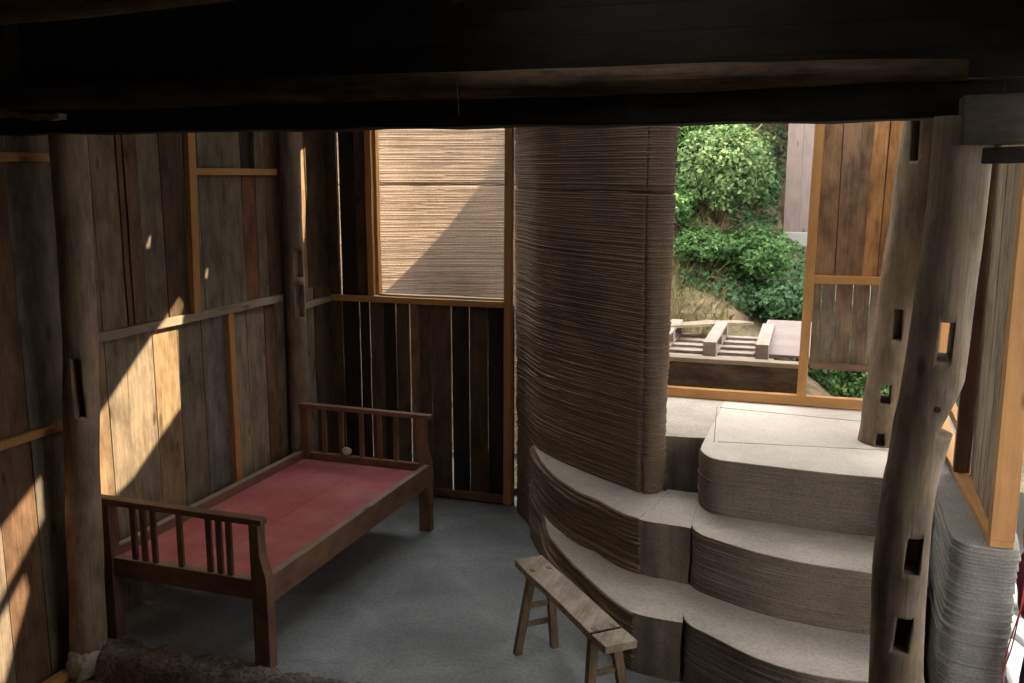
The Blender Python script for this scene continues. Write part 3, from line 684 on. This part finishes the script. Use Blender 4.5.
# beam closing the drop outside the opening, boards and pallets on the platform behind
m = MB(); m.bar((-2.0, 6.52, 1.03), (-.2, 6.52, 1.04), .05, .22, (0, 1, 0), 8, .002, seed=3)
one('kerb_beam', (-1.1, 6.52, 1.05), 'dark brown plank beam just outside the back opening', 'beam', m, wood('kerb_wood', (.16, .11, .075), 'X', grain=.4, stain=.6), bevel=.004)
m = MB(); m.bar((-2.0, 6.53, 1.158), (-.2, 6.53, 1.165), .10, .03, (0, 1, 0), 8, .002, seed=4)
one('plank', (-1.1, 6.53, 1.16), 'grey plank lying on top of the dark beam outside the opening', 'plank', m, M['greyX'], bevel=.003)
def pallet(cx, cy, z, rot, name, label, nb=3):
    R = Matrix.Rotation(rot, 3, 'Z'); c = Vector((cx, cy, z)); th = thing(name, (cx, cy, z), label, 'pallet')
    def put(nm, x0, x1, y0, y1, z0, z1, mat):
        m = MB(); m.box(x0, x1, y0, y1, z0, z1); m.v = [tuple(R @ Vector(p) + c) for p in m.v]; m.build(nm, mat, th, bevel=.002)
    for y in (-.44, -.22, 0, .22, .44): put('deck_board', -.44, .44, y - .045, y + .045, .0, .018, M['palletX'])
    for x in (-.36, 0, .36):
        put('stringer', x - .045, x + .045, -.49, .49, .018, .036, M['palletY'])
        for y in (-.44, 0, .44): put('foot_block', x - .045, x + .045, y - .05, y + .05, .036, .11, M['palletZ'])
        put('runner', x - .045, x + .045, -.49, .49, .11, .128, M['palletY'])
pallet(-.88, 7.18, 1.13, .03, 'pallet', 'pale upturned wooden pallet behind the grey plank outside the opening')
m = MB(); m.bar((-.37, 6.8, 1.17), (-.36, 7.9, 1.25), .40, .02, (1, 0, 0), 8, .004, seed=5)
one('board_sheet', (-.43, 7.3, 1.2), 'pinkish grey board sheet lying beside the pallet', 'board', m, M['slab'])
m = MB(); m.bar((-1.55, 7.05, 1.27), (-.75, 7.95, 1.22), .22, .02, (1, 0, 0), 8, .004, seed=6)
one('plank', (-1.1, 7.5, 1.25), 'weathered grey plank slanting behind the pallet', 'plank', m, M['greyY'])

# outbuilding with vertical pinkish boards on a concrete base
ob = thing('outbuilding', (.6, 10.2, 1.2), 'pinkish plank-clad hut on a pale concrete base, outside behind the opening', 'building')
m = MB()
for i in range(18): m.box(-.60 + .15 * i, -.452 + .15 * i, 10.0 + .006 * (i % 2), 10.03 + .006 * (i % 2), 1.84, 4.6)
for i in range(12): m.box(-.60, -.57, 10.03 + .15 * i, 10.178 + .15 * i, 1.84, 4.6)
m.build('cladding', M['pinkwood'], ob)
m = MB(); m.box(-.63, 2.2, 9.97, 11.8, 1.0, 1.84); m.build('foundation', M['base'], ob, bevel=.01)
m = MB(); m.prism([(9.6, 4.5), (12.2, 4.5), (10.9, 5.3)], 'X', -.95, 2.4); m.build('roof', M['tile'], ob)

def leaves(center, rx, ry, rz, n, size, rng, shell=.55, floor=None):
    V = []; F = []
    for i in range(n):
        while True:
            d = rng.normal(size=3); d /= np.linalg.norm(d)
            if d[2] > -.6: break
        r = shell + (1 - shell) * rng.random() ** .7
        lump = 1 + .42 * mnoise.noise(Vector(d * 2.1 + np.array(center))) + .3 * mnoise.noise(Vector(d * 5.3 + np.array(center)))
        p = np.array(center) + d * r * lump * np.array((rx, ry, rz))
        if floor is not None:
            fz = floor(p[0], p[1]) + .02
            if p[2] < fz: p[2] = fz + rng.random() * .12
        nrm = d * .8 + rng.normal(size=3) * .55 + np.array((0, -.1, .35)); nrm /= np.linalg.norm(nrm)
        a = np.cross(nrm, rng.normal(size=3)); a /= np.linalg.norm(a); b = np.cross(nrm, a); s = size * (.6 + .8 * rng.random())
        k = len(V)
        V += [p - a * s * .6, p + b * s * .34 - a * .05 * s - nrm * .06 * s, p + a * s * .62 - nrm * .15 * s, p - b * s * .34 - a * .05 * s - nrm * .06 * s]
        F.append((k, k + 1, k + 2, k + 3))
    return V, F
def bush(cx, cy, r, h, n, size, mat, label, seed, group=None, name='bush'):
    rng = np.random.default_rng(seed); gz = terrain(cx, cy)
    th = thing(name, (cx, cy, gz), label, 'bush', group)
    V, F = leaves((cx, cy, gz + h * .5), r, r * .85, h * .55, n, size, rng, floor=terrain)
    m = MB(); m.add(V, F); m.build('foliage', mat, th, fix=False)
    m = MB()
    for k in range(6):
        a = k * 1.05 + rng.random(); m.tube([(cx, cy, gz - .05), (cx + math.cos(a) * r * .3, cy + math.sin(a) * r * .3, gz + h * .4), (cx + math.cos(a) * r * .6, cy + math.sin(a) * r * .6, gz + h * .8)], [.012, .008, .004], 6)
    m.build('stem', M['stem'], th)
    return th
A_, B_, C_ = M['leafA'], M['leafB'], M['leafC']
bush(-2.2, 10.3, .80, 1.2, 8000, .042, B_, 'yellow-green bush at the top of the bank beside the edge of the printed wall', 1)
bush(-1.62, 9.35, .50, .85, 7000, .04, A_, 'dense mid-green bush against the printed wall edge, under the yellow-green one', 2)
bush(-1.12, 9.0, .44, .9, 7500, .038, B_, 'bright green bush in the middle of the bank above the pallet', 3)
bush(-.76, 8.75, .32, .46, 4200, .036, A_, 'round green bush low on the bank, in front of the hut', 4)
bush(-.50, 8.45, .32, .30, 3200, .036, C_, 'dark leafy shrub beside the orange frame post, above the board sheet', 5)
bush(-1.85, 11.4, .6, 1.0, 3600, .05, C_, 'shaded dark green bush high on the bank behind the others', 6)
bush(-.86, 9.7, .22, .45, 2000, .036, C_, 'dark green shrub at the foot of the pinkish hut', 7)
bush(.15, 8.5, .55, .55, 3000, .05, A_, 'green shrub seen through the gap under the board panel', 8)
bush(.75, 8.1, .5, .6, 2000, .05, C_, 'green shrub outside, seen past the pale log on the landing', 9)
bush(-1.62, 8.75, .34, .45, 3600, .034, A_, 'small mid-green bush above the dry earth, close to the printed wall', 10)
bush(-1.2, 8.55, .26, .30, 2600, .034, A_, 'low green bush spreading over the dry earth bank above the pallet', 11)
bush(-1.62, 9.9, .50, .8, 6000, .04, A_, 'leafy green bush just below the yellow-green bush, touching the printed wall edge', 12)
bush(-1.3, 9.45, .42, .5, 4200, .036, A_, 'green bush in the gap between the yellow-green bush and the bright middle one', 15)
bush(.1, 7.45, .42, .42, 3600, .036, A_, 'bushy green plant just outside, right behind the gap under the panel', 13)
bush(.62, 7.3, .40, .42, 1800, .045, C_, 'green plant just outside, behind the foot of the pale log post', 14)
# creeper carpet + dry grass on the bank
def carpet(name, n, x0, x1, y0, y1, size, mat, seed, label, cat, up=.06, mask=None):
    rng = np.random.default_rng(seed); m = MB(); V = []; F = []
    while len(F) < n:
        x = x0 + (x1 - x0) * rng.random(); y = y0 + (y1 - y0) * rng.random()
        if mask and not mask(x, y): continue
        z = terrain(x, y) + .10 * mnoise.fractal(Vector((x * 1.1, y * 1.1, 0)), 1.0, 2.0, 5) + rng.random() * up
        nrm = np.array((0, -.5, .8)) + rng.normal(size=3) * .5; nrm /= np.linalg.norm(nrm); a = np.cross(nrm, rng.normal(size=3)); a /= np.linalg.norm(a); b = np.cross(nrm, a); s = size * (.6 + .8 * rng.random()); k = len(V); p = np.array((x, y, z))
        V += [p - a * s * .6, p + b * s * .34, p + a * s * .62 - nrm * .1 * s, p - b * s * .34]; F.append((k, k + 1, k + 2, k + 3))
    m.add(V, F); o = m.build(name, mat, fix=False); meta(o, label, cat, kind='stuff')
carpet('creeper', 16000, -3.2, -.15, 8.3, 12.5, .045, M['leafC'], 5, 'low dark creeper leaves covering the bank', 'creeper', .10, lambda x, y: (x < -.66 or y < 9.85) and (x > -1.2 + .2 * math.sin(y * 5) or y > 9.1))
def grass(n, seed):
    rng = np.random.default_rng(seed); V = []; F = []
    for i in range(n):
        x = -2.2 + 1.3 * rng.random(); y = 7.9 + 1.2 * rng.random(); z = terrain(x, y) - .02; L = .04 + .09 * rng.random(); a = rng.random() * 6.28; lean = .6 * rng.random()
        w = .0022; dx, dy = math.cos(a), math.sin(a); k = len(V)
        V += [(x - dy * w, y + dx * w, z), (x + dy * w, y - dx * w, z), (x + dx * L * lean * .5 + dy * w * .7, y + dy * L * lean * .5 - dx * w * .7, z + L * .65), (x + dx * L * lean, y + dy * L * lean, z + L * .8)]; F.append((k, k + 1, k + 2, k + 3))
    m = MB(); m.add(V, F); o = m.build('dry_grass', M['straw'], fix=False); meta(o, 'dry straw-coloured grass on the bare earth bank behind the pallet', 'grass', kind='stuff')
grass(6000, 9)
# a few bare twigs at the top of the bank
m = MB(); m.tube([(-1.3, 9.0, 2.45), (-1.05, 8.98, 2.62), (-.8, 8.97, 2.82), (-.7, 8.97, 2.95)], .006, 6)
one('dry_twig', (-1.0, 9, 2.6), 'yellowish bare twig arching across the top of the bank', 'twig', m, M['straw'])

# tall building added out of frame on the right to shade yard and pallets
shade_house = thing('house', (10.5, 6, 0), 'tall white plastered house added out of frame on the right to shade the yard', 'house')
m = MB(); m.box(7, 14, -5, 17, -.1, 9.6); m.build('wall', M['white'], shade_house)
m = MB(); m.prism([(6.4, 9.6), (14.6, 9.6), (10.5, 11.0)], 'Y', -5.5, 17.5); m.build('roof', M['tile'], shade_house)
for k in range(5):
    for l in range(3):
        m = MB(); m.box(6.97, 7.02, -3 + 4 * k, -1.8 + 4 * k, 1 + 3 * l, 2.5 + 3 * l); m.build('window', M['glass'], shade_house)

# clutter outside the right-hand corner
m = MB(); n_ = 20
for j in range(n_ + 1):
    for i in range(n_ + 1):
        x = .86 + .6 * i / n_; y = 4.2 + 2.2 * j / n_; m.v.append((x, y, .015 + .02 * (1 + mnoise.noise(Vector((x * 4, y * 4, 0)))))); m.t.append((1, 1, 1))
for j in range(n_):
    for i in range(n_): a = j * (n_ + 1) + i; m.f.append((a, a + 1, a + n_ + 2, a + n_ + 1))
o = one('tarpaulin', (1.6, 5, 0), 'white sheet spread on the ground outside the parapet at the right edge', 'tarpaulin', m, M['pipe'], smooth='all')
sd = o.modifiers.new('s', 'SOLIDIFY'); sd.thickness = .004
m = MB(); m.tube([(.86, 4.9, .36), (1.36, 4.55, .30)], .035, 16); one('pipe', (1.0, 4.7, .3), 'thick white plastic pipe lying outside the parapet at the right edge', 'pipe', m, M['pipe'], smooth=True)
m = MB(); m.tube([(.86, 4.85, .25), (1.26, 4.35, .10)], .018, 14); one('pipe', (1.0, 4.6, .2), 'thin white plastic pipe below the thick one outside the parapet', 'pipe', m, M['pipe'], smooth=True)
m = MB(); m.bar((.865, 3.9, -.02), (.885, 3.95, .72), .25, .03, (1, .2, 0), 6, .004); one('dark_board', (.87, 3.9, 0), 'black board leaning upright outside at the bottom right edge', 'board', m, M['black'])
def lump():
    bm = bmesh.new(); bmesh.ops.create_icosphere(bm, subdivisions=4, radius=1); m = MB()
    m.add([(.95 + v.co.x * .10, 4.75 + v.co.y * .12, .55 + v.co.z * .22 + .0 * v.co.x) for v in bm.verts], [tuple(v.index for v in f.verts) for f in bm.faces])
    m.v = [tuple(Vector(p) + Vector((1, 1, 1)) * .03 * mnoise.noise(Vector(p) * 9)) for p in m.v]; bm.free(); return m
one('cloth_bundle', (.95, 4.75, .4), 'dark maroon cloth bundle outside by the white pipes', 'cloth', lump(), M['maroon'], smooth='all')
for k in range(2):
    pts = [(.755 + .012 * k, 4.05, 1.25 - .03 * k), (.735 + .01 * k, 4.04, 1.02), (.765 - .012 * k, 4.03, .88), (.745, 4.02, .72), (.715 + .012 * k, 4.02, .55), (.705, 4.02, .42), (.722 + .01 * k, 4.01, .30), (.74, 4.0, .05)]
    m = MB(); m.tube(pts, .0028, 6, sub=6); one('wire', (.78, 4.1, .7), ['red wire hanging beside the printed parapet at the right edge', 'second red wire twisted round the first beside the parapet'][k], 'wire', m, M['wire'], smooth='all')

for o in COL.objects:
    g = {'batten': 'pale rails nailed across the board walls', 'stud': 'upright studs fixed to the board walls', 'log_post': 'log posts holding up the house',
         'beam': 'timber beams overhead', 'bush': 'bushes on the bank outside', 'wire': 'red wires at the right edge', 'pipe': 'white pipes outside'}.get(o.name.split('.')[0])
    if g and 'category' in o: o['group'] = g
# ------------------------------------------------------------------ light, world, camera
w = bpy.data.worlds.new('World'); SC.world = w; w.use_nodes = True
bg = w.node_tree.nodes['Background']; bg.inputs[0].default_value = (1.0, .985, .96, 1); bg.inputs[1].default_value = 5.5
sl = bpy.data.lights.new('sun', 'SUN'); sl.energy = 12; sl.color = (1, .80, .56); sl.angle = math.radians(.5)
so = bpy.data.objects.new('sun', sl); COL.objects.link(so); so.rotation_euler = SUN.to_track_quat('-Z', 'Y').to_euler(); so.location = (20, -2, 20)

cam = bpy.data.cameras.new('camera'); co = bpy.data.objects.new('camera', cam); COL.objects.link(co)
cam.sensor_width = 36; cam.lens = 950 / 1024 * 36; cam.clip_start = .02
TH = math.atan(171 / 950); YAW = math.radians(19.3)
co.location = (0, 0, 2.45); co.rotation_euler = (PI / 2 - TH, 0, YAW)
SC.camera = co
vs = SC.view_settings; SC.display_settings.display_device = 'sRGB'
vs.view_transform = 'Standard'; vs.look = 'None'; vs.exposure = 0.22; vs.gamma = 1; vs.use_curve_mapping = False
SC.cycles.max_bounces = 10; SC.cycles.diffuse_bounces = 8
SC.cycles.sample_clamp_indirect = 6
SC.cycles.use_denoising = True
